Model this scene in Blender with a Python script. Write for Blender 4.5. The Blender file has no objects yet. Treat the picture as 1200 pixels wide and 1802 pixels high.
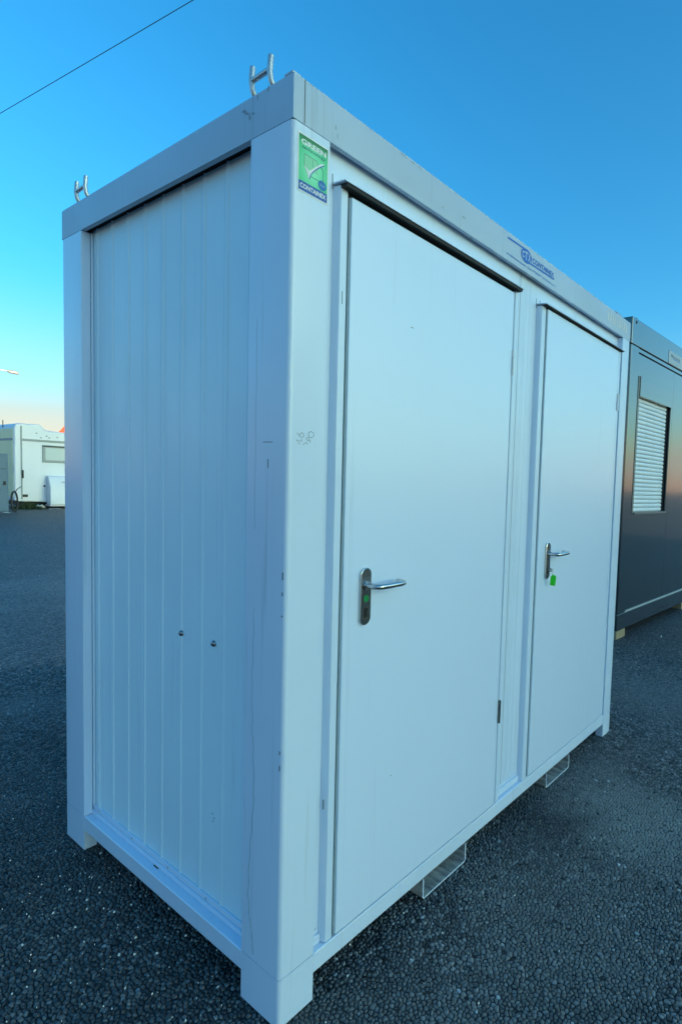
import bpy, bmesh, math, random
import numpy as np
from mathutils import Vector, Matrix
random.seed(7)
rng = np.random.default_rng(11)
sc = bpy.context.scene
COL = sc.collection

# ------------------------------------------------------------------ camera
F, PX, PY = 986.343, 841.36, 912.18
CAMP = (-0.92049, -1.23654, 1.52651)
YAW, PITCH, ROLL = 0.96971, -0.06068, 0.03753
cd = bpy.data.cameras.new('camera'); cam = bpy.data.objects.new('camera', cd); COL.objects.link(cam)
cy_, sy_ = math.cos(YAW), math.sin(YAW); cp_, sp_ = math.cos(PITCH), math.sin(PITCH)
fwd = Vector((cp_*sy_, cp_*cy_, sp_)); right = Vector((cy_, -sy_, 0)); up = right.cross(fwd)
c_, s_ = math.cos(ROLL), math.sin(ROLL)
r_, u_ = c_*right + s_*up, -s_*right + c_*up
M = Matrix.Identity(4)
for i in range(3):
    M[i][0], M[i][1], M[i][2], M[i][3] = r_[i], u_[i], -fwd[i], CAMP[i]
cam.matrix_world = M
cd.sensor_fit = 'VERTICAL'; cd.sensor_height = 36.0; cd.sensor_width = 24.0
cd.lens = F/1802*36.0
cd.shift_x = -(PX-600)/1802; cd.shift_y = (PY-901)/1802
cd.clip_start = 0.02; cd.clip_end = 2000
sc.camera = cam

# ------------------------------------------------------------------ world and sun
SUN_EL, SUN_AZ = math.radians(6.5), math.radians(165.0)     # azimuth from +Y towards +X; low, behind the camera
w = bpy.data.worlds.new('World'); sc.world = w; w.use_nodes = True
nt = w.node_tree; nt.nodes.clear()
out = nt.nodes.new('ShaderNodeOutputWorld'); bg = nt.nodes.new('ShaderNodeBackground')
sky = nt.nodes.new('ShaderNodeTexSky'); sky.sky_type = 'NISHITA'; sky.sun_disc = False
sky.sun_elevation = SUN_EL; sky.sun_rotation = SUN_AZ
sky.air_density = 1.0; sky.dust_density = 2.9; sky.ozone_density = 3.3; sky.altitude = 0
mul = nt.nodes.new('ShaderNodeMix'); mul.data_type = 'RGBA'; mul.blend_type = 'MULTIPLY'; mul.inputs[0].default_value = 1.0
mul.inputs[7].default_value = (0.66, 0.96, 0.93, 1)
hs = nt.nodes.new('ShaderNodeHueSaturation'); hs.inputs['Saturation'].default_value = 1.12
nt.links.new(sky.outputs[0], mul.inputs[6])
nt.links.new(mul.outputs[2], hs.inputs['Color']); ga = nt.nodes.new('ShaderNodeGamma'); ga.inputs[1].default_value = 1.06
nt.links.new(hs.outputs[0], ga.inputs[0])
# pale evening haze hugging the whole horizon, cream to peach
tcw = nt.nodes.new('ShaderNodeTexCoord'); sep = nt.nodes.new('ShaderNodeSeparateXYZ'); nt.links.new(tcw.outputs['Generated'], sep.inputs[0])
cr = nt.nodes.new('ShaderNodeValToRGB'); nt.links.new(sep.outputs[2], cr.inputs[0])
cr.color_ramp.interpolation = 'EASE'
e_ = cr.color_ramp.elements; e_[0].position = 0.0; e_[0].color = (1.0, .69, .50, 1); e_[1].position = .13; e_[1].color = (.62, .86, .98, 1)
q_ = e_.new(.045); q_.color = (.92, .90, .76, 1)
sc_h = nt.nodes.new('ShaderNodeVectorMath'); sc_h.operation = 'SCALE'; sc_h.inputs['Scale'].default_value = 1.75; nt.links.new(cr.outputs[0], sc_h.inputs[0])
mr = nt.nodes.new('ShaderNodeMapRange'); mr.interpolation_type = 'SMOOTHERSTEP'; nt.links.new(sep.outputs[2], mr.inputs[0])
mr.inputs[1].default_value = -.02; mr.inputs[2].default_value = .30; mr.inputs[3].default_value = .95; mr.inputs[4].default_value = 0
hz = nt.nodes.new('ShaderNodeMix'); hz.data_type = 'RGBA'; hz.blend_type = 'LIGHTEN'; nt.links.new(mr.outputs[0], hz.inputs[0]); nt.links.new(ga.outputs[0], hz.inputs[6]); nt.links.new(sc_h.outputs[0], hz.inputs[7])
nt.links.new(hz.outputs[2], bg.inputs[0]); bg.inputs[1].default_value = 0.15
nt.links.new(bg.outputs[0], out.inputs[0])
sd = bpy.data.lights.new('sun', 'SUN'); so = bpy.data.objects.new('sun', sd); COL.objects.link(so)
sd.energy = 3.0; sd.angle = math.radians(0.53); sd.color = (1.0, 0.78, 0.50)
tosun = Vector((math.sin(SUN_AZ)*math.cos(SUN_EL), math.cos(SUN_AZ)*math.cos(SUN_EL), math.sin(SUN_EL)))
so.rotation_euler = tosun.to_track_quat('Z', 'Y').to_euler(); so.location = (-20, 5, 20)
vs = sc.view_settings; vs.view_transform = 'Standard'; vs.look = 'None'; vs.gamma = 1.0; vs.use_curve_mapping = False
vs.exposure = 1.95

# ------------------------------------------------------------------ materials
MATS = {}
def nodes(name):
    m = bpy.data.materials.new(name); m.use_nodes = True
    n = m.node_tree; b = n.nodes['Principled BSDF']
    MATS[name] = m
    return m, n, b
def N(n, t, **k):
    x = n.nodes.new(t)
    for a, v in k.items(): setattr(x, a, v)
    return x
def mixc(n, fac, a, b, blend='MIX'):
    x = N(n, 'ShaderNodeMix', data_type='RGBA', blend_type=blend)
    for sock, v in ((0, fac), (6, a), (7, b)):
        if hasattr(v, 'links') or isinstance(v, bpy.types.NodeSocket): n.links.new(v, x.inputs[sock])
        else: x.inputs[sock].default_value = v if sock == 0 else (*v[:3], 1)
    return x.outputs[2]
def ramp(n, src, p0, p1, a=0.0, b=1.0):
    x = N(n, 'ShaderNodeMapRange'); n.links.new(src, x.inputs[0])
    x.inputs[1].default_value = p0; x.inputs[2].default_value = p1; x.inputs[3].default_value = a; x.inputs[4].default_value = b
    return x.outputs[0]
def noise(n, scale, vec=None, detail=5, rough=.55, stretch=None):
    x = N(n, 'ShaderNodeTexNoise'); x.inputs['Scale'].default_value = scale; x.inputs['Detail'].default_value = detail
    x.inputs['Roughness'].default_value = rough
    if vec is None:
        tc = N(n, 'ShaderNodeTexCoord'); vec = tc.outputs['Object']
    if stretch:
        mp = N(n, 'ShaderNodeMapping'); mp.inputs['Scale'].default_value = stretch
        n.links.new(vec, mp.inputs[0]); vec = mp.outputs[0]
    n.links.new(vec, x.inputs['Vector'])
    return x.outputs['Fac']
def bump(n, b, h, dist, strength=1.0):
    x = N(n, 'ShaderNodeBump'); x.inputs['Distance'].default_value = dist; x.inputs['Strength'].default_value = strength
    n.links.new(h, x.inputs['Height']); n.links.new(x.outputs[0], b.inputs['Normal'])
def plain(name, col, rough=.5, metal=0.0, spec=.5):
    m, n, b = nodes(name)
    b.inputs['Roughness'].default_value = rough; b.inputs['Metallic'].default_value = metal
    b.inputs['Specular IOR Level'].default_value = spec
    f = noise(n, 30, detail=3)
    c = mixc(n, ramp(n, f, .35, .7), [x*.9 for x in col], col)
    n.links.new(c, b.inputs['Base Color'])
    return m
def paint(name, col, rough=.36, streak=.25, grime=.2, wav=.0006, dirt=(.20, .21, .2), coat=0.0, cior=1.5, crough=.22):
    """sprayed sheet steel: faint clouding, runs of rain dirt down the face, specks"""
    m, n, b = nodes(name)
    s1 = noise(n, 1.0, stretch=(38, 38, 1.1), detail=4)
    s2 = noise(n, 1.0, stretch=(9, 9, .5), detail=3)
    cl = noise(n, 2.3, detail=3, rough=.5)
    sp = noise(n, 160, detail=2)
    st = ramp(n, s1, .60, .80, 0, streak)
    mm = N(n, 'ShaderNodeMath', operation='MULTIPLY'); n.links.new(st, mm.inputs[0]); n.links.new(ramp(n, s2, .42, .6), mm.inputs[1])
    c = mixc(n, mm.outputs[0], col, dirt)
    c = mixc(n, ramp(n, cl, .30, .75, 0, grime), c, [x*.72 for x in col])
    c = mixc(n, ramp(n, sp, .74, .80, 0, .35*min(1, streak*3)), c, dirt)
    n.links.new(c, b.inputs['Base Color'])
    n.links.new(ramp(n, cl, .3, .7, rough*.97, rough*1.15), b.inputs['Roughness'])
    if coat: b.inputs['Coat Weight'].default_value = coat; b.inputs['Coat Roughness'].default_value = crough; b.inputs['Coat IOR'].default_value = cior
    a1 = N(n, 'ShaderNodeMath', operation='MULTIPLY_ADD'); n.links.new(noise(n, 260, detail=2), a1.inputs[0]); a1.inputs[1].default_value = .045; n.links.new(noise(n, 3.2, detail=2), a1.inputs[2])
    bump(n, b, a1.outputs[0], wav*6, 1.0)
    return m
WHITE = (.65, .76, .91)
paint('frame_paint', WHITE, .36, .45, .22, coat=.4)
paint('fascia_paint', (.48, .57, .68), .42, .60, .40, dirt=(.13, .14, .14))
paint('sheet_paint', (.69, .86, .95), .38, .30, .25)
paint('panel_paint', (.65, .76, .91), .36, .38, .15, coat=.5)
paint('door_paint', (.66, .77, .94), .34, .16, .05, wav=.0003, coat=.8)
plain('rubber_and_shade_black', (.012, .012, .013), .7)
plain('dark_gap', (.006, .006, .007), .9)
plain('joint_line', (.06, .07, .075), .8)
plain('marker_ink', (.035, .045, .06), .7)
plain('scuff', (.08, .10, .11), .8)
plain('dirt_dark', (.27, .34, .39), .8)
plain('seal_grey', (.30, .40, .46), .6)
plain('residue', (.74, .75, .74), .75)
plain('zinc', (.55, .57, .58), .42, .75)
plain('bolt_steel', (.25, .27, .29), .25, .9)
plain('edge_grey', (.30, .39, .43), .5)
plain('bright_hinge', (.92, .95, .97), .3)
plain('brass', (.42, .36, .24), .3, 1.0)
plain('keyhole_black', (.004, .004, .004), .6)
plain('tag_green', (.02, .62, .02), .35)
plain('print_white', (.85, .86, .85), .4)
plain('print_blue', (.0, .13, .55), .4)
plain('print_navy', (.003, .10, .42), .4)
plain('print_teal', (.01, .16, .17), .4)
plain('print_pale_green', (.30, .72, .42), .4)
plain('print_sky_blue', (.01, .17, .48), .4)
plain('lettering_pale_blue', (.2, .45, .7), .4)

# brushed stainless steel of the door furniture
m, n, b = nodes('stainless')
b.inputs['Metallic'].default_value = 1; b.inputs['Roughness'].default_value = .22
n.links.new(mixc(n, noise(n, 1, stretch=(900, 900, 15)), (.46, .47, .48), (.60, .61, .62)), b.inputs['Base Color'])
m, n, b = nodes('stainless_dark')
b.inputs['Metallic'].default_value = 1; b.inputs['Roughness'].default_value = .26
n.links.new(mixc(n, noise(n, 1, stretch=(600, 600, 10)), (.20, .205, .21), (.30, .305, .31)), b.inputs['Base Color'])

# galvanised and dirty inside of the fork pockets
m, n, b = nodes('pocket_steel')
f = noise(n, 1, stretch=(40, 9, 40), detail=6, rough=.7); g = noise(n, 9, detail=5)
c = mixc(n, ramp(n, f, .38, .62), (.62, .60, .53), (.20, .19, .21)); c = mixc(n, ramp(n, g, .5, .7, 0, .7), c, (.52, .50, .36))
n.links.new(c, b.inputs['Base Color']); b.inputs['Roughness'].default_value = .5; b.inputs['Metallic'].default_value = .25

# printed green field of the sticker (lighter in the middle: it is printed that way)
m, n, b = nodes('print_green_field')
tc = N(n, 'ShaderNodeTexCoord'); mp = N(n, 'ShaderNodeMapping'); n.links.new(tc.outputs['Object'], mp.inputs[0])
mp.inputs['Location'].default_value = (-.063*16, 0, -2.325*11); mp.inputs['Scale'].default_value = (16, 0, 11)
gr = N(n, 'ShaderNodeTexGradient', gradient_type='SPHERICAL'); n.links.new(mp.outputs[0], gr.inputs[0])
c = mixc(n, ramp(n, gr.outputs[0], 0, .85), (.005, .52, .16), (.28, .85, .50))
sx = N(n, 'ShaderNodeSeparateXYZ'); n.links.new(tc.outputs['Object'], sx.inputs[0])
c = mixc(n, ramp(n, sx.outputs[2], 2.372, 2.397, 0, 1), c, (.008, .14, .02))
n.links.new(c, b.inputs['Base Color']); b.inputs['Roughness'].default_value = .35

# anthracite paint of the neighbour
paint('anthracite', (.004, .012, .022), .16, .12, .2, wav=.0001, dirt=(.05, .06, .06), coat=1.0, cior=1.75, crough=.10)
plain('shutter_white', (.80, .84, .86), .4)
plain('plaque_pale', (.42, .46, .50), .4)
plain('plaque_grey', (.12, .17, .22), .4)
plain('ledge_highlight', (.50, .50, .47), .4)
# timber
m, n, b = nodes('block_wood')
c = mixc(n, noise(n, 1, stretch=(8, 60, 60), detail=5), (.42, .33, .20), (.26, .19, .11))
n.links.new(c, b.inputs['Base Color']); b.inputs['Roughness'].default_value = .8
# caravan
paint('caravan_end_sunlit', (.93, .84, .50), .45, .2, .15)  # low sunlight on the end wall, painted as cream
paint('caravan_skin', (.76, .76, .82), .45, .2, .15)
plain('caravan_trim', (.30, .33, .35), .5)
plain('caravan_dark', (.02, .02, .022), .6)
plain('caravan_blind', (.62, .64, .63), .5)
m, n, b = nodes('window_glass')
b.inputs['Base Color'].default_value = (.45, .52, .56, 1); b.inputs['Roughness'].default_value = .4; b.inputs['Specular IOR Level'].default_value = .6
plain('shed_blue', (.09, .17, .25), .5)
plain('tent_red', (.95, .17, .07), .6)
plain('lamp_grey', (.33, .34, .34), .4, .4)
plain('cable_black', (.05, .10, .16), .6)
plain('weed_green', (.035, .055, .015), .7)
plain('litter_white', (.7, .7, .68), .6)
paint('shade_hall_clad', (.30, .31, .31), .5, .3, .3)
plain('glint_pale', (.80, .82, .80), .4)

# asphalt sheet: packed angular aggregate
def patches(n, v, c):
    # dried pale dust, damp stains, and shade painted onto the left ground; ragged outlines
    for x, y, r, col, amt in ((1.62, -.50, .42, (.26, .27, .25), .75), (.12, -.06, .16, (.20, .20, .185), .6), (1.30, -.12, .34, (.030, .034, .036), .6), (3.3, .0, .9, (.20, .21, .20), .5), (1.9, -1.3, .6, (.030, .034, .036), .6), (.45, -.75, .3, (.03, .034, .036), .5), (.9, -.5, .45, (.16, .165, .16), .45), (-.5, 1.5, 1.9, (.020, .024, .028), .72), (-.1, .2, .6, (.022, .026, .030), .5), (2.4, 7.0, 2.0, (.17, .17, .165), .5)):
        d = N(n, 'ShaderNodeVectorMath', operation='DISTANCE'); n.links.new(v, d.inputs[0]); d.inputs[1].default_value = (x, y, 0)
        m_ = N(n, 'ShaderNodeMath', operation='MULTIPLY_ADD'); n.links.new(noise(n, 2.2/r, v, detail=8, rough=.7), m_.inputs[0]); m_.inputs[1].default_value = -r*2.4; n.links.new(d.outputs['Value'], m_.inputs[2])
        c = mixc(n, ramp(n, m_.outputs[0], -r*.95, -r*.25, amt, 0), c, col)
    return c
def asphalt():
    m, n, b = nodes('asphalt')
    tc = N(n, 'ShaderNodeTexCoord'); v = tc.outputs['Object']
    wob = N(n, 'ShaderNodeTexNoise'); wob.inputs['Scale'].default_value = 60; n.links.new(v, wob.inputs['Vector'])
    add = N(n, 'ShaderNodeVectorMath', operation='MULTIPLY_ADD'); n.links.new(wob.outputs['Color'], add.inputs[0]); add.inputs[1].default_value = (.006,)*3; n.links.new(v, add.inputs[2])
    vo = N(n, 'ShaderNodeTexVoronoi', feature='F1'); vo.inputs['Scale'].default_value = 56; n.links.new(add.outputs[0], vo.inputs['Vector'])
    sxyz = N(n, 'ShaderNodeSeparateColor'); n.links.new(vo.outputs['Color'], sxyz.inputs[0])
    big = noise(n, .9, v, detail=8, rough=.6); mid = noise(n, 5, v, detail=6, rough=.65)
    c = mixc(n, sxyz.outputs[0], (.030, .034, .038), (.150, .158, .164))
    c = mixc(n, ramp(n, vo.outputs['Distance'], .35, .75), c, (.008, .009, .010))
    c = mixc(n, ramp(n, sxyz.outputs[1], .985, .995), c, (.22, .23, .23))
    c = mixc(n, ramp(n, big, .50, .72, 0, .55), c, (.085, .088, .088))
    c = mixc(n, ramp(n, mid, .58, .78, 0, .5), c, (.10, .10, .098))
    dn = N(n, 'ShaderNodeVectorMath', operation='DISTANCE'); n.links.new(v, dn.inputs[0]); dn.inputs[1].default_value = (-.92, -1.24, 0)
    n.links.new(c, b.inputs['Base Color'])
    n.links.new(ramp(n, sxyz.outputs[2], 0, 1, .36, .75), b.inputs['Roughness'])
    h = N(n, 'ShaderNodeMath', operation='MULTIPLY'); n.links.new(ramp(n, vo.outputs['Distance'], 0, .75, 1, 0), h.inputs[0]); n.links.new(ramp(n, sxyz.outputs[0], 0, 1, .5, 1), h.inputs[1])
    bump(n, b, h.outputs[0], .010, .9)
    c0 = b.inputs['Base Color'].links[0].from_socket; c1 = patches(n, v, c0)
    c1 = mixc(n, ramp(n, dn.outputs['Value'], 4.3, 5.5, .85, 0), c1, (.006, .007, .008))   # bare bitumen where the loose chippings lie on it
    n.links.new(c1, b.inputs['Base Color'])
    # stones: same colours from a per-stone attribute
    m2, n, b = nodes('aggregate')
    at = N(n, 'ShaderNodeAttribute', attribute_name='tone'); tc = N(n, 'ShaderNodeTexCoord'); v = tc.outputs['Object']
    big = noise(n, .9, v, detail=8, rough=.6); mid = noise(n, 5, v, detail=6, rough=.65)
    pw = N(n, 'ShaderNodeMath', operation='POWER'); n.links.new(at.outputs['Fac'], pw.inputs[0]); pw.inputs[1].default_value = 1.9
    c = mixc(n, pw.outputs[0], (.022, .025, .028), (.300, .305, .305))
    c = mixc(n, ramp(n, big, .46, .64, 0, .75), c, (.20, .205, .20))
    c = mixc(n, ramp(n, mid, .58, .78, 0, .5), c, (.12, .12, .115))
    fine = noise(n, 420, v, detail=3)
    c = mixc(n, ramp(n, fine, .4, .7, 0, .5), c, (.10, .105, .11))
    c = mixc(n, ramp(n, at.outputs['Fac'], .994, .996), c, (.42, .45, .46))
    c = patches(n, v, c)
    n.links.new(c, b.inputs['Base Color'])
    n.links.new(ramp(n, noise(n, 150, v), .3, .7, .28, .62), b.inputs['Roughness'])
    bump(n, b, fine, .0012, .8)
asphalt()

# ------------------------------------------------------------------ mesh helpers
def smooth_by(o, ang):
    me = o.data
    for p in me.polygons: p.use_smooth = True
    bm = bmesh.new(); bm.from_mesh(me)
    for e in bm.edges:
        if len(e.link_faces) == 2 and e.calc_face_angle(0) > ang: e.smooth = False
    bm.to_mesh(me); bm.free()
def mkobj(name, verts, faces, mat, parent=None, bevel=0, seg=2, smooth=None):
    me = bpy.data.meshes.new(name); me.from_pydata([tuple(v) for v in verts], [], faces); me.update()
    bm = bmesh.new(); bm.from_mesh(me); bmesh.ops.recalc_face_normals(bm, faces=bm.faces); bm.to_mesh(me); bm.free()
    me.materials.append(MATS[mat])
    o = bpy.data.objects.new(name, me); COL.objects.link(o)
    if parent is not None: o.parent = parent
    if bevel:
        bv = o.modifiers.new('bevel', 'BEVEL'); bv.width = bevel; bv.segments = seg; bv.limit_method = 'ANGLE'; bv.angle_limit = math.radians(35)
        bv.harden_normals = True
        for p in me.polygons: p.use_smooth = True
        bpy_smooth = True
    elif smooth: smooth_by(o, smooth)
    return o
class MB:
    def __init__(s): s.v = []; s.f = []
    def add(s, v, f):
        k = len(s.v); s.v += [tuple(x) for x in v]; s.f += [tuple(i+k for i in q) for q in f]; return s
    def box(s, x0, x1, y0, y1, z0, z1):
        return s.add([(x0,y0,z0),(x1,y0,z0),(x1,y1,z0),(x0,y1,z0),(x0,y0,z1),(x1,y0,z1),(x1,y1,z1),(x0,y1,z1)],
                     [(0,3,2,1),(4,5,6,7),(0,1,5,4),(1,2,6,5),(2,3,7,6),(3,0,4,7)])
    def prism(s, poly, a0, a1, axis=2):
        n = len(poly); v = []
        for a in (a0, a1):
            for p in poly:
                q = [p[0], p[1]]; q.insert(axis, a); v.append(q)
        return s.add(v, [tuple(range(n))[::-1], tuple(range(n, 2*n))] + [(i, (i+1) % n, n+(i+1) % n, n+i) for i in range(n)])
    def tube(s, pts, r, seg=10, closed=False):
        pts = [Vector(p) for p in pts]; n = len(pts); v = []; f = []; up = None
        for i, p in enumerate(pts):
            if closed: d = (pts[(i+1) % n]-pts[i-1]).normalized()
            else: d = (pts[min(i+1, n-1)]-pts[max(i-1, 0)]).normalized()
            if up is None: up = d.orthogonal().normalized()
            up = (up - d*up.dot(d)).normalized(); q = d.cross(up)
            rr = r[i] if isinstance(r, (list, tuple)) else r
            for k in range(seg):
                a = 2*math.pi*k/seg; v.append(p+up*math.cos(a)*rr+q*math.sin(a)*rr)
        for i in range(n if closed else n-1):
            j = (i+1) % n
            for k in range(seg): f.append((i*seg+k, i*seg+(k+1) % seg, j*seg+(k+1) % seg, j*seg+k))
        if not closed: f += [tuple(range(seg))[::-1], tuple((n-1)*seg+k for k in range(seg))]
        return s.add(v, f)
    def build(s, name, mat, parent=None, **k): return mkobj(name, s.v, s.f, mat, parent, **k)
def box(name, mat, parent, x0, x1, y0, y1, z0, z1, bevel=.0025, seg=2):
    return MB().box(x0, x1, y0, y1, z0, z1).build(name, mat, parent, bevel=bevel, seg=seg)
def empty(name, loc, rz=0, label=None, cat=None, group=None):
    o = bpy.data.objects.new(name, None); COL.objects.link(o); o.location = loc; o.rotation_euler = (0, 0, rz); o.empty_display_size = .1
    tag(o, label, cat, group); return o
def tag(o, label=None, cat=None, group=None, kind=None):
    if label: o['label'] = label
    if cat: o['category'] = cat
    if group: o['group'] = group
    if kind: o['kind'] = kind
    return o
def text_geo(body, bold=0.0):
    cu = bpy.data.curves.new('t', 'FONT'); cu.body = body; cu.size = 1.0; cu.offset = bold; cu.resolution_u = 3
    o = bpy.data.objects.new('t', cu); COL.objects.link(o)
    bpy.context.view_layer.update()
    dg = bpy.context.evaluated_depsgraph_get(); me = bpy.data.meshes.new_from_object(o.evaluated_get(dg))
    v = np.array([x.co[:] for x in me.vertices]); f = [tuple(p.vertices) for p in me.polygons]
    bpy.data.objects.remove(o); bpy.data.meshes.remove(me); bpy.data.curves.remove(cu)
    return v[:, :2], f
def text_front(name, body, mat, parent, x0, x1, z0, z1, y=-.002, bold=0.0, shear=0.0):
    v, f = text_geo(body, bold)
    mn, mx = v.min(0), v.max(0); t = (v-mn)/(mx-mn)
    V = [(x0+a*(x1-x0), y, z0+b_*(z1-z0)+shear*a) for a, b_ in t]
    me = bpy.data.meshes.new(name); me.from_pydata(V, [], f); me.materials.append(MATS[mat])
    o = bpy.data.objects.new(name, me); COL.objects.link(o); o.parent = parent
    return o
def rr_poly(w, h, r, seg=6):
    p = []
    for cx, cy, a0 in ((w/2-r, h/2-r, 0), (-w/2+r, h/2-r, 90), (-w/2+r, -h/2+r, 180), (w/2-r, -h/2+r, 270)):
        for k in range(seg+1):
            a = math.radians(a0+90*k/seg); p.append((cx+r*math.cos(a), cy+r*math.sin(a)))
    return p

# ------------------------------------------------------------------ ground
S = 700
gm = mkobj('ground', [(-S, -S, -.006), (S, -S, -.006), (S, S, -.006), (-S, S, -.006)], [(0, 1, 2, 3)], 'asphalt')
tag(gm, 'coarse dark grey asphalt of the yard', None, None, 'structure')

def stones():
    """tightly packed, flat-topped angular chippings: Voronoi cells of scattered points, each shrunk a little, tops at z = 0"""
    from mathutils.geometry import delaunay_2d_cdt
    cx, cyy = CAMP[0], CAMP[1]
    p = 0.0128
    I, J = np.meshgrid(np.arange(int(8.4/p)), np.arange(int(8.4/p)))
    P = np.stack([-2.2+I*p, -2.8+J*p], -1).reshape(-1, 2); P = P + rng.uniform(-.46, .46, P.shape)*p
    def inside(Q, m):
        dx, dy = Q[:, 0]-cx, Q[:, 1]-cyy; d = np.hypot(dx, dy); az = np.degrees(np.arctan2(dx, dy))
        k = (d > 1.25-m) & (d < 5.6+m) & (az > -8-m*25) & (az < 90+m*25) & ((az > 9-m*25) | (d < 4.6+m)) & ((az < 80+m*25) | (d < 4.6+m)) & ~((Q[:, 0] > .35+m) & (Q[:, 0] < 2.2-m) & (Q[:, 1] > .35+m) & (Q[:, 1] < 1.2-m))
        hid = (Q[:, 1] > 1.45+m) & (Q[:, 0] > .35+m+(Q[:, 1]-1.43)*.1) & (Q[:, 0] < 2.44-m+(Q[:, 1]-1.43)*9) & (az > 20+m*25)
        return k & ~(hid & (d > 3.0+m)), d
    P = P[inside(P, .06)[0] & (rng.random(len(P)) > .14)]
    order = np.argsort(np.floor((P[:, 0]+3)/.5)*1000+P[:, 1]); P = P[order]
    V_, _, T_, *_r = delaunay_2d_cdt([Vector(q) for q in P.tolist()], [], [], 0, 1e-7, False)
    V_ = np.array([v[:] for v in V_]); T_ = np.array(T_)
    a, b_, c = V_[T_[:, 0]], V_[T_[:, 1]], V_[T_[:, 2]]
    D_ = 2*(a[:, 0]*(b_[:, 1]-c[:, 1])+b_[:, 0]*(c[:, 1]-a[:, 1])+c[:, 0]*(a[:, 1]-b_[:, 1]))
    D_ = np.where(np.abs(D_) < 1e-12, 1e-12, D_); a2, b2, c2 = (a**2).sum(1), (b_**2).sum(1), (c**2).sum(1)
    ccx = (a2*(b_[:, 1]-c[:, 1])+b2*(c[:, 1]-a[:, 1])+c2*(a[:, 1]-b_[:, 1]))/D_
    ccy = (a2*(c[:, 0]-b_[:, 0])+b2*(a[:, 0]-c[:, 0])+c2*(b_[:, 0]-a[:, 0]))/D_
    CC = np.stack([ccx, ccy], -1); cen3 = (a+b_+c)/3
    off = CC-cen3; ln = np.hypot(*off.T); CC = cen3+off*np.minimum(1, .012/np.maximum(ln, 1e-9))[:, None]
    pt = T_.reshape(-1); cc = np.repeat(CC, 3, axis=0)
    ang = np.arctan2(cc[:, 1]-V_[pt, 1], cc[:, 0]-V_[pt, 0])
    o_ = np.lexsort((ang, pt)); pt, cc = pt[o_], cc[o_]
    N_ = len(V_); deg = np.bincount(pt, minlength=N_)
    cs = np.stack([np.bincount(pt, cc[:, k], N_) for k in (0, 1)], -1)/np.maximum(deg, 1)[:, None]
    ok, d = inside(V_, 0); rad = np.bincount(pt, np.hypot(*(cc-cs[pt]).T), N_)/np.maximum(deg, 1)
    ok &= (deg >= 4) & (rad < .014) & (rng.random(N_) < np.clip(1-(d-4.5)/1.1, 0, .995))
    m_ = ok[pt]; pt, cc = pt[m_], cc[m_]
    new = -np.ones(N_, int); ids = np.flatnonzero(ok); new[ids] = np.arange(len(ids)); pt = new[pt]; cs, rad = cs[ids], rad[ids]; n = len(ids); m = len(pt)
    start = np.searchsorted(pt, np.arange(n)); end = np.append(start[1:], m)
    nxt = np.arange(m)+1; nxt[end-1] = start
    rel = cc-cs[pt]; g = (1-rng.uniform(.0009, .0026, n)/rad)[pt, None]*rng.uniform(.92, 1.03, (m, 1))
    outp = rel*g; top = outp*rng.uniform(.76, .92, (m, 1))
    tilt = rng.normal(0, .16, (n, 2)); drop = np.abs(rng.normal(0, .0012, n)) + (rng.random(n) < .16)*rng.uniform(.001, .004, n)
    V = np.zeros((2*m+n, 3))
    V[:m, :2] = cs[pt]+outp; V[:m, 2] = -.0090
    V[m:2*m, :2] = cs[pt]+top; V[m:2*m, 2] = (top*tilt[pt]).sum(-1)-drop[pt]-rng.uniform(.0004, .0018, m)
    V[2*m:, :2] = cs+rng.normal(0, .0012, (n, 2)); V[2*m:, 2] = -drop
    V[:, 2] = np.minimum(V[:, 2], .0006)
    i0 = np.arange(m)
    FA = np.concatenate([np.stack([i0, nxt, m+nxt], -1), np.stack([i0, m+nxt, m+i0], -1), np.stack([m+i0, m+nxt, 2*m+pt], -1)])
    me = bpy.data.meshes.new('asphalt_aggregate')
    me.vertices.add(len(V)); me.vertices.foreach_set('co', V.reshape(-1).astype(np.float32))
    me.loops.add(FA.size); me.loops.foreach_set('vertex_index', FA.reshape(-1).astype(np.int32))
    me.polygons.add(len(FA)); me.polygons.foreach_set('loop_start', np.arange(0, FA.size, 3, dtype=np.int32))
    me.polygons.foreach_set('loop_total', np.full(len(FA), 3, dtype=np.int32))
    me.update(calc_edges=True)
    t = me.attributes.new('tone', 'FLOAT', 'POINT'); tone = rng.random(n)
    t.data.foreach_set('value', np.concatenate([tone[pt], tone[pt], tone]).astype(np.float32))
    me.materials.append(MATS['aggregate'])
    o = bpy.data.objects.new('asphalt_aggregate', me); COL.objects.link(o)
    tag(o, 'packed dark stone chippings in the surface of the asphalt', None, None, 'stuff')
    print('stones', n, 'tris', len(FA))
stones()
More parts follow.
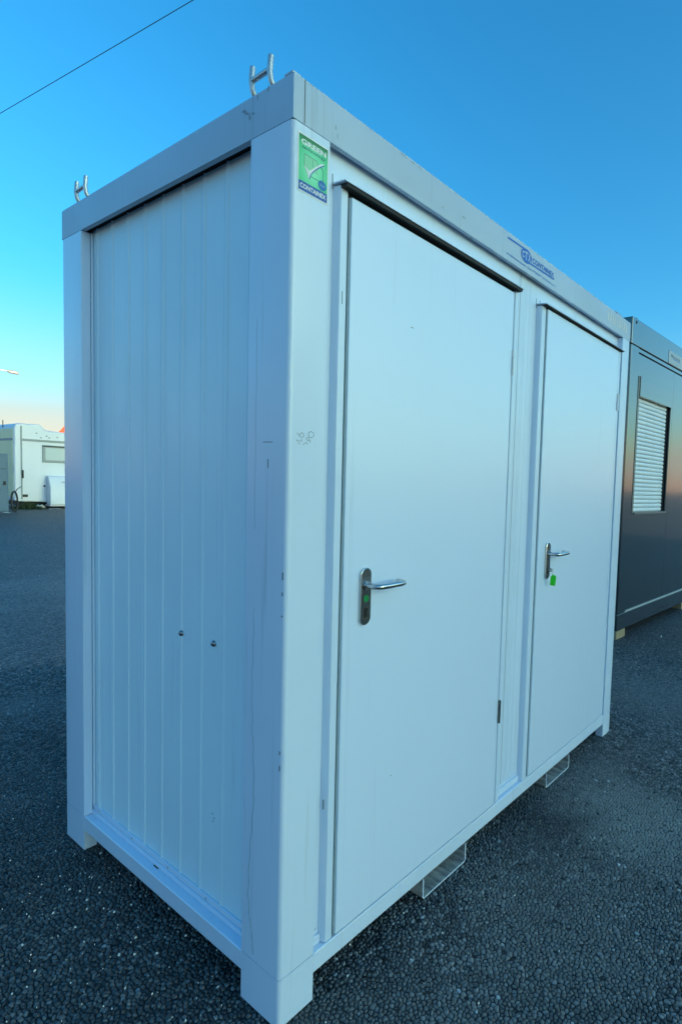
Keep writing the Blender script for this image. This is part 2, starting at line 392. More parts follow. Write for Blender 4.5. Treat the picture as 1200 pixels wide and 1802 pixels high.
def glint_flecks():
    # pale flecks laid on the chippings in place of glints, densest at left
    v, f = [], []
    spots = [(random.gauss(-.05, .22), random.gauss(.75, .38), 1.0) for _ in range(230)] + [(random.uniform(-.8, 2.5), random.uniform(-1.6, 4.5), .8) for _ in range(330)]
    for x, y, k in spots:
        if .12 < x < 2.4 and .12 < y < 1.35 and x-.1 > 0 and random.random() < .9: continue
        r = k*random.choice((.0012, .0016, .002, .0028, .0042)); a0 = random.uniform(0, 6.28); z = .0004; el = random.uniform(.45, 1)
        pts = [(r*math.cos(a0+t)*random.uniform(.7, 1.2), r*el*math.sin(a0+t)*random.uniform(.7, 1.2)) for t in (0, 1.2, 2.5, 3.8, 5.0)]
        b0 = len(v); v += [(x+p_[0], y+p_[1], z-.003) for p_ in pts] + [(x+p_[0]*.7, y+p_[1]*.7, z+r*random.uniform(.4, .9)) for p_ in pts]
        f += [tuple(b0+5+q for q in range(5))] + [(b0+q, b0+(q+1) % 5, b0+5+(q+1) % 5, b0+5+q) for q in range(5)]
    tag(mkobj('glint_flecks', v, f, 'glint_pale'), 'pale flecks painted as glints, scattered on the dark asphalt', None, None, 'stuff')
glint_flecks()

# ------------------------------------------------------------------ the white sanitary container
L, D, H = 2.438, 1.4285, 2.54
ZF, ZR, ZB = 2.4252, .1399, .0797
WL, WR = .1765, .1172
C = empty('sanitary_container', (0, 0, 0), 0, 'small pale blue white steel cabin with two doors, a ribbed side wall and rooftop hooks', 'container')
def lpoly(x, y, sx, sy, a, b_, t, r=.012, seg=4):
    """L profile with a rounded outer corner; a along x, b along y"""
    p = []
    for k in range(seg+1):
        an = math.pi/2*k/seg; p.append((x+sx*(r-r*math.sin(an)), y+sy*(r-r*math.cos(an))))
    # from (x, y+r) .. to (x+r, y)
    q = [(x+sx*a, y), (x+sx*a, y+sy*t), (x+sx*t, y+sy*t), (x+sx*t, y+sy*b_), (x, y+sy*b_)]
    return p[::-1] + q if False else [(x+sx*(r-r*math.cos(math.pi/2*k/seg)), y+sy*(r-r*math.sin(math.pi/2*k/seg))) for k in range(seg+1)][::1] + [(x+sx*a, y), (x+sx*a, y+sy*t), (x+sx*t, y+sy*t), (x+sx*t, y+sy*b_), (x, y+sy*b_)]
for (x, y, sx, sy) in ((0, 0, 1, 1), (0, D, 1, -1), (L, 0, -1, 1), (L, D, -1, -1)):
    MB().prism(lpoly(x, y, sx, sy, WR, WL, .030), ZR+.0012, ZF-.0018).build('corner_post', 'frame_paint', C, smooth=math.radians(40))
    MB().prism(lpoly(x, y, sx, sy, WR, WL, .045), 0, ZR-.0008).build('corner_foot', 'frame_paint', C, smooth=math.radians(40))
# floor beams, between the feet
box('floor_beam', 'frame_paint', C, WR-.0, L-WR, .0005, .05, ZB, ZR, .004, 3)
box('floor_beam', 'frame_paint', C, WR, L-WR, D-.05, D-.0005, ZB, ZR, .004, 3)
box('floor_beam', 'frame_paint', C, .0005, .05, WL, D-WL, ZB, ZR, .004, 3)
box('floor_beam', 'frame_paint', C, L-.05, L-.0005, WL, D-WL, ZB, ZR, .004, 3)
box('floor_plate', 'zinc', C, .05, L-.05, .05, D-.05, ZB+.01, ZR-.005, 0)
# roof beams with a rolled top edge
def beam(length, flip=False):
    # section (outward offset, z): outer face, rolled lip, flange under
    return [(0, ZF), (0, H-.010), (.003, H-.003), (.010, H), (.060, H), (.060, H-.006), (.019, H-.012), (.019, ZF+.004), (.016, ZF)]
sec = beam(L)
def roof_beam(axis):
    v = []; n = len(sec)
    if axis == 'f': pts = [(o, o, z) for o, z in sec] + [(L-o, o, z) for o, z in sec]
    if axis == 'b': pts = [(o, D-o, z) for o, z in sec] + [(L-o, D-o, z) for o, z in sec]
    if axis == 'l': pts = [(o, o, z) for o, z in sec] + [(o, D-o, z) for o, z in sec]
    if axis == 'r': pts = [(L-o, o, z) for o, z in sec] + [(L-o, D-o, z) for o, z in sec]
    f = [tuple(range(n)), tuple(range(n, 2*n))] + [(i, (i+1) % n, n+(i+1) % n, n+i) for i in range(n)]
    return mkobj('roof_beam', pts, f, 'fascia_paint', C, smooth=math.radians(40))
for a in 'fblr': roof_beam(a)
box('roof_sheet', 'fascia_paint', C, .06, L-.06, .06, D-.06, H-.03, H-.015, 0)
box('slot_shade', 'dark_gap', C, .0195, L-.0195, .0195, D-.0195, ZF+.012, ZF+.06, 0)  # near-black filler that paints the shade inside the roof slot
# weld beads next to the roof corner, little apex plate
MB().tube([(.034, -.0002, ZF+.002), (.034, -.0002, H-.006)], .0011, 6).build('weld_seam', 'scuff', C)
box('corner_lug', 'fascia_paint', C, .004, .030, .010, .045, H, H+.006, .002)
box('corner_lug', 'fascia_paint', C, 2.205, 2.262, .004, .03, H, H+.007, .002)
box('corner_lug', 'fascia_paint', C, 2.262, 2.30, .004, .03, H, H+.003, .001)

# ribbed side sheets
def ribbed(xp, sgn, name):
    prof = [(.030, 0)]
    ribs = [.2255+.1235*k for k in range(9)]
    for yk in ribs:
        prof += [(yk-.0090, .0), (yk-.0045, .0034), (yk+.0040, .0034), (yk+.0090, 0), (yk+.0145, 0), (yk+.0155, -.0016), (yk+.0165, -.0016), (yk+.0175, 0)]
    prof += [(D-.03, 0)]
    v = []; n = len(prof)
    zs = [ZR-.02, .55, 1.1, 1.7, ZF+.01]
    for z in zs:
        for y, h in prof:
            v.append((xp - sgn*h, y, z))
    f = [(j*n+i, j*n+i+1, (j+1)*n+i+1, (j+1)*n+i) for j in range(len(zs)-1) for i in range(n-1)]
    # thickness: back sheet
    k = len(v); 
    v += [(xp+sgn*.04, .03, zs[0]), (xp+sgn*.04, D-.03, zs[0]), (xp+sgn*.04, D-.03, zs[-1]), (xp+sgn*.04, .03, zs[-1])]
    f.append((k, k+1, k+2, k+3))
    return mkobj(name, v, f, 'sheet_paint', C, smooth=math.radians(25))
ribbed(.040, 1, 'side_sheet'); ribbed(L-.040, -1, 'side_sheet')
box('rear_sheet', 'sheet_paint', C, .05, L-.05, D-.07, D-.04, ZR-.02, ZF+.01, 0)
# trims at the foot of the side sheet, on the ledge of the floor beam
box('base_trim', 'frame_paint', C, .027, .0365, WL, D-WL, ZR+.001, ZR+.016, .002)
box('base_trim', 'frame_paint', C, .0325, .0395, WL, D-WL, ZR+.0162, ZR+.034, .002)
box('edge_trim', 'frame_paint', C, .031, .039, D-WL-.006, D-WL, ZR+.035, ZF-.002, .0015)
for y in (.22, .42, .66, .92, 1.20):
    MB().tube([(.032, y, ZR+.026), (.0295, y, ZR+.026)], .0035, 8).build('screw', 'zinc', C)
box('beam_nick', 'dark_gap', C, .0245, .030, .715, .745, ZR-.001, ZR+.0016, 0)
def dome(name, p, r, hgt, mat, parent, axis='x'):
    v = [];f = [];K = 14;R_ = 4
    for i in range(R_):
        a = math.pi/2*i/R_
        for k in range(K):
            t = 2*math.pi*k/K; rr = r*math.cos(a)
            if axis == 'x': v.append((p[0]-hgt*math.sin(a), p[1]+rr*math.cos(t), p[2]+rr*math.sin(t)))
            else: v.append((p[0]+rr*math.cos(t), p[1]-hgt*math.sin(a), p[2]+rr*math.sin(t)))
    v.append((p[0]-hgt, p[1], p[2]) if axis == 'x' else (p[0], p[1]-hgt, p[2]))
    for i in range(R_-1):
        for k in range(K): f.append((i*K+k, i*K+(k+1) % K, (i+1)*K+(k+1) % K, (i+1)*K+k))
    for k in range(K): f.append(((R_-1)*K+k, (R_-1)*K+(k+1) % K, R_*K))
    return mkobj(name, v, f, mat, parent, smooth=1.5)
dome('bolt_cap', (.040, .592, .999), .0105, .010, 'bolt_steel', C)
dome('bolt_cap', (.040, .400, 1.001), .0105, .010, 'bolt_steel', C)
# small marks
def dab(name, mat, x0, x1, y0, y1, z0, z1, parent=C): return box(name, mat, parent, x0, x1, y0, y1, z0, z1, 0)
dab('paint_scratch', 'scuff', -.0006, .001, .064, .106, 1.6175, 1.6190)
dab('paint_scratch', 'scuff', -.0006, .001, .081, .083, 1.549, 1.573)
for z0, z1, y in ((1.255, 1.275, .0105), (1.212, 1.222, .0105), (1.155, 1.160, .0105), (.78, .79, .0105), (.735, .75, .0105)):
    dab('paint_scratch', 'scuff', -.0005, .002, y, y+.0035, z0, z1)
for y, z in ((.399, .45), (.395, .427), (.389, .438)): dab('paint_scratch', 'scuff', .0393, .0402, y, y+.004, z, z+.004)
# wandering bead of sealant down the near post
pts = []; y = .139
for i in range(60):
    z = 1.16-(1.16-.16)*i/59
    yy = .136+.010*math.sin(i*.16)*min(1, i/30)+.0018*math.sin(i*1.3)
    if z < .32: yy = .147-(.32-z)*.20+.002*math.sin(i*1.1)
    pts.append((-.0002, yy, z))
MB().tube(pts, [.0005+.0006*min(1, i/40) for i in range(60)], 5).build('sealant_bead', 'seal_grey', C)
MB().tube([(-.0001, .139+.0012*math.sin(i*.9), 1.95-.03*i) for i in range(20)], .0004, 5).build('sealant_bead', 'seal_grey', C)

# front wall sheets (joint at x = 1.18) with fine pressed lines
def front_sheet(x0, x1, lines):
    prof = [(x0, 0)]
    for lx in sorted(lines): prof += [(lx-.002, 0), (lx, .0016), (lx+.002, 0)]
    prof += [(x1, 0), (x1, .006)]
    v = []; n = len(prof)
    for z in (ZR-.02, ZF+.01):
        for x, h in prof: v.append((x, .030+h, z))
    f = [(i, i+1, n+i+1, n+i) for i in range(n-1)]
    k = len(v)
    v += [(x0, .06, ZR-.02), (x1, .06, ZR-.02), (x1, .06, ZF+.01), (x0, .06, ZF+.01)]; f.append((k, k+3, k+2, k+1))
    return mkobj('front_sheet', v, f, 'panel_paint', C)
front_sheet(.03, 1.1785, [.127, .139, 1.166]); front_sheet(1.1815, 2.41, [1.21, 1.225, 1.262, 2.31])
box('sheet_joint', 'joint_line', C, 1.174, 1.186, .0335, .045, ZR, ZF, 0)
box('base_trim', 'frame_paint', C, WR, .155, .018, .0295, ZR+.002, ZR+.030, .002)
box('base_trim', 'frame_paint', C, 1.105, 1.322, .018, .0295, ZR+.002, ZR+.030, .002)
box('base_trim', 'frame_paint', C, WR, .155, .026, .0296, ZR+.0305, ZR+.044, .002)
box('base_trim', 'frame_paint', C, 1.105, 1.322, .026, .0296, ZR+.0305, ZR+.044, .002)

def door(x0, x1, frame_l, frame_r, top=2.314, bot=.150, cap_shade_h=.010):
    # surround, standing proud of the sheets
    for a, c in ((frame_l, x0-.0085), (frame_r, frame_r+.030)):
        MB().prism([(a, .030), (a+.004, .008), (a+.007, .003), (c, .003), (c, .030)], ZR+.002, 2.334).build('door_frame', 'panel_paint', C, bevel=.001)
    box('door_gasket', 'rubber_and_shade_black', C, x0-.0083, frame_r-.0002, .012, .0298, bot-.006, 2.3338, 0)
    # drip cap: bent angle over the door
    MB().prism([(-.0225, 2.3365), (-.0225, 2.3395), (.0290, 2.3445), (.0290, 2.3385)], frame_l-.002, frame_r+.032, axis=0).build('drip_cap', 'frame_paint', C, bevel=.0006)
    box('cap_shade', 'rubber_and_shade_black', C, frame_l+.006, frame_r+.024, -.0185, .0296, 2.3365-cap_shade_h, 2.3364, 0)  # black strip painting the shade under the drip cap
    MB().tube([(frame_l-.003, .0292, 2.325), (frame_l-.003, .0292, 2.366)], .0009, 5).build('cap_edge', 'scuff', C)
    MB().tube([(frame_l+.030, .0292, 2.345), (frame_l+.030, .0292, 2.366)], .0009, 5).build('cap_edge', 'scuff', C)
    # leaf: folded sheet with a rebated edge
    d = MB().box(x0, x1, -.004, .0115, bot, top).build('door', 'door_paint', C, bevel=.0022, seg=3)
    MB().box(x0-.0055, x0-.0003, .001, .0115, bot+.002, top-.003).build('leaf_edge', 'edge_grey', d)
    return d
d1 = door(.1955, 1.078, .156, 1.092)
d2 = door(1.374, 2.262, 1.323, 2.276, top=2.329, cap_shade_h=.003)
def hinge(d, x, z, mat):
    for a, b_ in ((0, .028), (.0295, .068), (.0695, .098)):
        MB().tube([(x, -.009, z+a), (x, -.009, z+b_)], .0062, 10).build('hinge', mat, d, smooth=.8)
hinge(d1, 1.0815, 1.983, 'bright_hinge'); hinge(d1, 1.0815, .510, 'bolt_steel')
hinge(d2, 2.267, 1.988, 'bright_hinge'); 
dab('paint_scratch', 'scuff', .172, .1735, .0022, .0031, 2.016, 2.051)
dab('paint_scratch', 'scuff', .1525, .1545, .012, .0145, .556, .585)
for (x, z, w_, h_) in ((.455, 2.02, .012, .002), (.42, .55, .004, .003)): dab('paint_scratch', 'scuff', x, x+w_, -.0045, -.003, z, z+h_, d1)

def lock_set(d, cx, z0=1.087, z1=1.262, green=False):
    w_, h_ = .043, z1-z0; zc = (z0+z1)/2; t = .0095
    out_ = rr_poly(w_, h_, w_/2-.0006, 8); n = len(out_); inn = rr_poly(w_-.005, h_-.005, w_/2-.0031, 8)
    y0 = -.004
    v = [(cx+a, y0, zc+b_) for a, b_ in out_] + [(cx+a, y0-t+.0016, zc+b_) for a, b_ in out_] + [(cx+a, y0-t, zc+b_) for a, b_ in inn]
    f = [(i, (i+1) % n, n+(i+1) % n, n+i) for i in range(n)] + [(n+i, n+(i+1) % n, 2*n+(i+1) % n, 2*n+i) for i in range(n)]
    mkobj('handle_plate', v, f, 'stainless', d, smooth=math.radians(30))
    mkobj('handle_plate_face', [(cx+a, y0-t-.0001, zc+b_) for a, b_ in inn], [tuple(range(n))], 'stainless_dark', d)
    yf = y0-t
    zl = zc+.034
    MB().tube([(cx, yf, zl), (cx, yf-.006, zl)], .0135, 20).build('handle_collar', 'stainless', d, smooth=.7)
    path = [(cx, yf-.004, zl), (cx, yf-.030, zl), (cx+.003, yf-.041, zl), (cx+.010, yf-.048, zl), (cx+.020, yf-.051, zl),
            (cx+.045, yf-.052, zl), (cx+.075, yf-.052, zl), (cx+.100, yf-.051, zl), (cx+.112, yf-.048, zl), (cx+.120, yf-.041, zl), (cx+.123, yf-.030, zl), (cx+.123, yf-.012, zl)]
    MB().tube(path, .0088, 16).build('lever_handle', 'stainless', d, smooth=.8)
    # euro profile cylinder
    zk = z0+.045
    def keyprof(s_, y):
        p = [(.0085*s_*math.cos(a), .0085*s_*math.sin(a)) for a in np.linspace(math.radians(-55), math.radians(235), 16)]
        p += [(-.005*s_, -.020*s_), (-.003*s_, -.0235*s_), (.003*s_, -.0235*s_), (.005*s_, -.020*s_)]
        return [(cx+a, y, zk+b_) for a, b_ in p]
    for s_, y, mt, nm in ((1.13, yf-.0006, 'brass', 'keyhole_rim'), (1.0, yf-.0010, 'keyhole_black', 'keyhole')):
        q = keyprof(s_, y); mkobj(nm, q, [tuple(range(len(q)))], mt, d)
    return yf, zk
yf, zk = lock_set(d1, .279, green=True)
# round green indicator on the first plate
m, n, b = nodes('indicator_green')
tc = N(n, 'ShaderNodeTexCoord'); mp = N(n, 'ShaderNodeMapping'); n.links.new(tc.outputs['Object'], mp.inputs[0])
mp.inputs['Location'].default_value = (-.279*75, 0, -1.168*75); mp.inputs['Scale'].default_value = (75, 0, 75)
gr = N(n, 'ShaderNodeTexGradient', gradient_type='SPHERICAL'); n.links.new(mp.outputs[0], gr.inputs[0])
n.links.new(mixc(n, ramp(n, gr.outputs[0], 0, .55), (.05, .07, .07), (.0, .26, .06)), b.inputs['Base Color']); b.inputs['Roughness'].default_value = .35
pp = [(.279+.013*math.cos(a), yf-.0006, 1.168+.0135*math.sin(a)) for a in np.linspace(0, 2*math.pi, 24, endpoint=False)]
mkobj('indicator_disc', pp, [tuple(range(24))], 'indicator_green', d1)
yf2, zk2 = lock_set(d2, 1.466)

# key with ring and green tag, hanging from the second lock
K_ = empty('key_ring', (1.466, yf2-.001, zk2), 0, 'key with split ring and bright green plastic tag hanging from the far door lock', 'key')
MB().box(-.0012, .0012, -.010, 0, -.004, .004).build('key_blade', 'zinc', K_)
MB().prism([(-.014+.008*math.cos(a), .010*math.sin(a)) for a in np.linspace(0, 2*math.pi, 14, endpoint=False)], -.001, .001, axis=0).build('key_head', 'zinc', K_)
ring = [(.010+.013*math.cos(a), -.020+.006*math.cos(a), -.006+.013*math.sin(a)) for a in np.linspace(0, 2*math.pi, 20, endpoint=False)]
MB().tube(ring, .0013, 6, closed=True).build('split_ring', 'zinc', K_)
tg = [(-.013, .018), (-.006, .026), (.006, .026), (.013, .018), (.013, -.022), (.010, -.025), (-.010, -.025), (-.013, -.022)]
t_ = MB().prism(tg, -.0015, .0015, axis=1).build('tag_plate', 'tag_green', K_, bevel=.0008)
t_.location = (.004, -.027, -.049); t_.rotation_euler = (0, math.radians(5), math.radians(-58))
MB().tube([(.006, -.022, -.017), (.005, -.026, -.027)], .0018, 6).build('tag_loop', 'tag_green', K_)

# fork pockets through the floor frame
for px in (.612, 1.573):
    w_, h_, t, r = .268, .0785, .0055, .012
    def sect(x0, x1, z0, z1, rr):
        p = [(x0, z1)]
        for k in range(5):
            a = math.radians(180+90*k/4); p.append((x0+rr+rr*math.cos(a), z0+rr+rr*math.sin(a)))
        for k in range(5):
            a = math.radians(270+90*k/4); p.append((x1-rr+rr*math.cos(a), z0+rr+rr*math.sin(a)))
        return p + [(x1, z1)]
    o_ = sect(px, px+w_, .001, h_, r); i_ = sect(px+t, px+w_-t, .001+t, h_, r-t)[::-1]
    poly = o_ + i_
    n_ = len(o_); v = []; f = []
    for y in (-.001, D+.001):
        v += [(x, y, z) for x, z in o_]; v += [(x, y, z) for x, z in i_[::-1]]
    T = 2*n_
    for i in range(n_-1):
        f += [(i, i+1, T+i+1, T+i), (n_+i, T+n_+i, T+n_+i+1, n_+i+1), (i, n_+i, n_+i+1, i+1), (T+i, T+i+1, T+n_+i+1, T+n_+i)]
    po = mkobj('fork_pocket', v, f, 'pocket_steel', C, smooth=math.radians(30))
    # cut edge painted white, thin front lip
    v = [(x, -.0014, z) for x, z in o_] + [(x, -.0014, z) for x, z in i_[::-1]]
    mkobj('pocket_lip', v, [(i, i+1, n_+i+1, n_+i) for i in range(n_-1)], 'frame_paint', po)
    MB().prism([(px-.055, .0780), (px-.001, .0780), (px-.001, .020), (px-.010, .020)], .06, .066, axis=1).build('gusset', 'frame_paint', po)

# lifting hooks of bent bar on the roof edge
def hook(ya, yb):
    mb = MB()
    def arc(y):
        p = [(.012, y, 2.622), (.010, y, 2.600), (.009, y, 2.580), (.012, y-.001, 2.562), (.020, y-.003, 2.546), (.034, y-.006, 2.534)]
        return p
    h = empty('lifting_hook', (0, 0, 0)); h.parent = C
    for yy in (ya, yb): MB().tube(arc(yy), .0075, 10).build('hook_bar', 'zinc', h, smooth=.8)
    MB().tube([(.010, ya, 2.585), (.010, yb, 2.587)], .0070, 10).build('crossbar', 'zinc', h, smooth=.8)
hook(.192, .112); hook(1.318, 1.238)

# ---- lettering and stickers
st = box('sticker', 'print_white', C, .014, .1125, -.0012, -.0002, 2.257, 2.401, 0)
mkobj('print_field', [(.0175, -.0016, 2.284), (.109, -.0016, 2.284), (.109, -.0016, 2.3975), (.0175, -.0016, 2.3975)], [(0, 1, 2, 3)], 'print_green_field', st)
mkobj('print_band', [(.0175, -.0016, 2.2605), (.109, -.0016, 2.2605), (.109, -.0016, 2.2838), (.0175, -.0016, 2.2838)], [(0, 1, 2, 3)], 'print_navy', st)
text_front('lettering', 'CONTAINEX', 'print_white', st, .022, .1045, 2.2665, 2.2785, -.0020, .03)
text_front('lettering', 'GREEN', 'print_white', st, .024, .1035, 2.3745, 2.388, -.0020, .035)
text_front('lettering', 'technology', 'print_teal', st, .026, .1015, 2.3625, 2.3725, -.0020, .01)
def flat(name, pts, mat, parent, y): return mkobj(name, [(x, y, z) for x, z in pts], [tuple(range(len(pts)))], mat, parent)
def outline(name, pts, r, mat, parent, y):
    return MB().tube([(x, y, z) for x, z in pts], r, 4, closed=True).build(name, mat, parent)
flat('print_mark', [(.034, 2.353), (.072, 2.353), (.078, 2.345), (.078, 2.318), (.040, 2.322), (.034, 2.330)], 'print_pale_green', st, -.0019)
outline('print_mark', [(.034, 2.353), (.072, 2.353), (.078, 2.345), (.090, 2.342), (.095, 2.336), (.095, 2.306), (.050, 2.306), (.034, 2.325)], .0007, 'print_teal', st, -.0018)
flat('print_mark', [(.0605, 2.350), (.0615, 2.350), (.0615, 2.331), (.0605, 2.331)], 'print_teal', st, -.0020)
ck = [(.032, 2.328), (.049, 2.297)] + [(.049+.050*t, 2.297+.058*t**.62) for t in (.1, .2, .35, .5, .7, .85, 1)] + [(.049+.043*t, 2.312+.044*t**.8) for t in (.9, .7, .45, .2)] + [(.0485, 2.317)]
flat('check_mark_shadow', [(x+.0022, z-.0012) for x, z in ck], 'print_navy', st, -.0022); flat('check_mark', ck, 'print_white', st, -.0024)
flat('print_roundel', [(.092+.0135*math.cos(a), 2.2985+.0125*math.sin(a)) for a in np.linspace(0, 2*math.pi, 24, endpoint=False)], 'print_sky_blue', st, -.0024)
text_front('lettering', 'Ideal', 'lettering_pale_blue', st, .084, .100, 2.296, 2.302, -.0027, .02)
# blue maker's logo on the front roof beam
lg = empty('maker_logo', (0, 0, 0)); lg.parent = C; lg.empty_display_size = .05
flat('logo_bar', [(1.016, 2.508), (1.012, 2.5115), (1.016, 2.515), (1.150, 2.518), (1.150, 2.511)], 'print_blue', lg, -.0010)
flat('logo_bar', [(1.196, 2.4685), (1.419, 2.4715), (1.422, 2.475), (1.419, 2.4785), (1.196, 2.4755)], 'print_blue', lg, -.0010)
el = lambda s_: [(1.165+.045*s_*math.cos(a), 2.4905+.0285*s_*math.sin(a)) for a in np.linspace(0, 2*math.pi, 36, endpoint=False)]
flat('logo_oval', el(1.0), 'print_blue', lg, -.0013)
for ch, xa, xb in (('C', 1.130, 1.148), ('T', 1.152, 1.175), ('X', 1.178, 1.200)):
    text_front('lettering', ch, 'fascia_paint', lg, xa, xb, 2.474 if ch != 'C' else 2.478, 2.508 if ch != 'C' else 2.504, -.0017, .03)
text_front('lettering', 'CONTAINEX', 'print_blue', lg, 1.217, 1.417, 2.4805, 2.5025, -.0012, .03)
text_front('lettering', 'AT-2355 Wiener Neudorf    Phone +43 2236 601    www.containex.com', 'print_blue', lg, 1.010, 1.430, 2.4455, 2.4535, -.0010, .012)
# residue of a removed sign near the far end of the beam
for k in range(9):
    x = 2.075+k*.035
    flat('sign_residue', [(x, 2.462), (x+.012+.004*(k % 3), 2.462), (x+.013+.003*(k % 2), 2.462+.052), (x+.001, 2.462+.050)], 'residue', C, -.0008)
    if k % 2: flat('sign_residue', [(x-.014, 2.464), (x-.004, 2.464), (x-.004, 2.472), (x-.014, 2.472)], 'residue', C, -.0008)
# pencilled number on the near post
def stroke(pts, r=.0008): MB().tube([(x, -.0004, z) for x, z in pts], r, 5).build('pencil_stroke', 'marker_ink', C)
def loc(cx, cz, pts, ang, s_=1.0):
    a = math.radians(ang); return [(cx+s_*(x*math.cos(a)-z*math.sin(a)), cz+s_*(x*math.sin(a)+z*math.cos(a))) for x, z in pts]
cir = lambda rx, rz: [(rx*math.cos(a), rz*math.sin(a)) for a in np.linspace(.3, 2*math.pi+.2, 14)]
for q in ([(.037, 1.614), (.025, 1.625), (.042, 1.622), (.042, 1.630)], [(.028, 1.644), (.035, 1.636)],
          [(.043, 1.645), (.049, 1.643), (.049, 1.636), (.044, 1.633), (.038, 1.634), (.037, 1.641), (.041, 1.645), (.044, 1.645)],
          [(.047, 1.614), (.058, 1.621), (.063, 1.616)],
          [(.068, 1.630), (.065, 1.626), (.059, 1.627), (.058, 1.632), (.062, 1.635), (.067, 1.633), (.068, 1.628), (.071, 1.624), (.070, 1.621)],
          [(.073, 1.651), (.081, 1.648), (.082, 1.641), (.076, 1.635), (.069, 1.635), (.064, 1.640), (.065, 1.647), (.071, 1.651), (.074, 1.651)]): stroke(q, .00055)
# dirty smudges below the hook and chipped paint on the top edge of the beam
for y, z, a, b_ in ((.214, 2.509, .006, .004), (.205, 2.505, .004, .009), (.197, 2.498, .007, .004), (.186, 2.487, .004, .012), (.181, 2.481, .002, .006), (.172, 2.490, .005, .003), (.165, 2.488, .003, .004), (.104, 2.530, .003, .010), (.150, 2.525, .002, .012)):
    q = [(y+a*math.cos(t)*random.uniform(.5, 1.1), z+b_*math.sin(t)*random.uniform(.5, 1.1)) for t in np.linspace(0, 2*math.pi, 9, endpoint=False)]
    mkobj('dirt_mark', [(-.0004, u, v_) for u, v_ in q], [tuple(range(9))], 'dirt_dark', C)
for x, z, a, b_ in ((.405, 2.527, .022, .0012), (.445, 2.526, .012, .0016), (.478, 2.527, .016, .001), (.72, 2.470, .010, .004), (.60, 2.455, .003, .006), (.135, 2.47, .002, .008), (.142, 2.452, .0015, .010)):
    q = [(x+a*math.cos(t)*random.uniform(.6, 1.1), z+b_*math.sin(t)*random.uniform(.5, 1.1)) for t in np.linspace(0, 2*math.pi, 9, endpoint=False)]
    mkobj('dirt_mark', [(u, -.0005, v_) for u, v_ in q], [tuple(range(9))], 'dirt_dark', C)

# ------------------------------------------------------------------ the dark neighbour
TH = -.0547
O = empty('office_container', (4.5416, .7568, .08), TH, 'dark anthracite container with white roller shutter, on timber blocks at the right edge', 'container')
OL, OD, OH, OF = 6.055, 2.435, 3.159, .266
def obox(name, mat, *a, bevel=.006, parent=O): return box(name, mat, parent, *a, bevel=bevel)
for x in (0, OL-.2):
    for y in (0, OD-.18): obox('corner_post', 'anthracite', x, x+.20, y, y+.18, .1725, OH-OF-.003)
obox('roof_beam', 'anthracite', 0, OL, 0, .12, OH-OF, OH, bevel=.012); obox('roof_beam', 'anthracite', 0, OL, OD-.12, OD, OH-OF, OH, bevel=.012)
obox('roof_beam', 'anthracite', .0, .12, .1205, OD-.1205, OH-OF, OH-.001); obox('roof_beam', 'anthracite', OL-.12, OL, .1205, OD-.1205, OH-OF, OH-.001)
obox('roof_sheet', 'anthracite', .12, OL-.12, .12, OD-.12, OH-.05, OH-.03, bevel=0)
obox('floor_beam', 'anthracite', 0, OL, 0, .12, 0, .170); obox('floor_beam', 'anthracite', 0, OL, OD-.12, OD, 0, .170)
obox('floor_beam', 'anthracite', 0, .12, .1205, OD-.1205, 0, .170); obox('floor_beam', 'anthracite', OL-.12, OL, .1205, OD-.1205, 0, .170)
obox('floor_plate', 'anthracite', .12, OL-.12, .12, OD-.12, .05, .15, bevel=0)
obox('ledge_highlight_strip', 'ledge_highlight', .20, OL-.20, .006, .0175, .1705, .182, bevel=.001)  # pale strip paints the skylight caught on the beam's top ledge
xs = [.2, 1.331, 2.46, 3.59, 4.72, OL-.2]
for i in range(5):
    if i == 0:
        for a in ((xs[0], .262, .182, 2.84), (1.300, xs[1]-.002, .182, 2.84), (.262, 1.300, .182, 1.190), (.262, 1.300, 2.625, 2.84)):
            obox('wall_panel', 'anthracite', a[0], a[1], .018, .07, a[2], a[3], bevel=0)
    else: obox('wall_panel', 'anthracite', xs[i]+.002, xs[i+1]-.002, .018, .07, .182, 2.84, bevel=.001)
    obox('panel_joint', 'dark_gap', xs[i+1]-.004, xs[i+1]+.004, .030, .068, .182, 2.84, bevel=0)
obox('head_strip', 'anthracite', .2, OL-.2, .010, .07, 2.853, OH-OF-.004, bevel=.002)
obox('side_panel', 'anthracite', .018, .07, .18, OD-.18, .17, OH-OF, bevel=0)
obox('rear_panel', 'anthracite', .2, OL-.2, OD-.07, OD-.018, .17, OH-OF, bevel=0)
for x in (.096,): MB().tube([(x, -.0015, OH-.04), (x, .01, OH-.04)], .017, 16).build('lifting_hole', 'dark_gap', O)
obox('corner_lug', 'anthracite', .115, .15, .01, .08, OH, OH+.012, bevel=.002)
# window with roller shutter
W = empty('window', (0, 0, 0)); W.parent = O
plain('shutter_grey_frame', (.16, .17, .17), .35, .2)
box('window_frame', 'shutter_grey_frame', W, .262, .300, .013, .068, 1.190, 2.625, .002)
box('window_frame', 'anthracite', W, 1.262, 1.300, .013, .068, 1.190, 2.625, .002)
box('window_sill', 'shutter_grey_frame', W, .300, 1.262, -.004, .068, 1.190, 1.212, .003)
box('shutter_box', 'anthracite', W, .300, 1.262, .004, .068, 2.418, 2.625, .004)
box('guide_rail', 'dark_gap', W, 1.205, 1.262, .045, .068, 1.212, 2.418, 0)
box('shutter_backing', 'plaque_grey', W, .300, 1.205, .060, .068, 1.212, 2.418, 0)
sp = (2.418-1.214)/27
sec_s = [(.058, 0), (.050, .002), (.0455, .010), (.0440, .020), (.0455, .031), (.050, .040), (.058, .0425)]
mb = MB().prism([(y, z) for y, z in sec_s], .302, 1.203, axis=0)
s0 = mb.build('shutter_slat', 'shutter_white', W, smooth=.7); s0.location = (0, 0, 1.214)
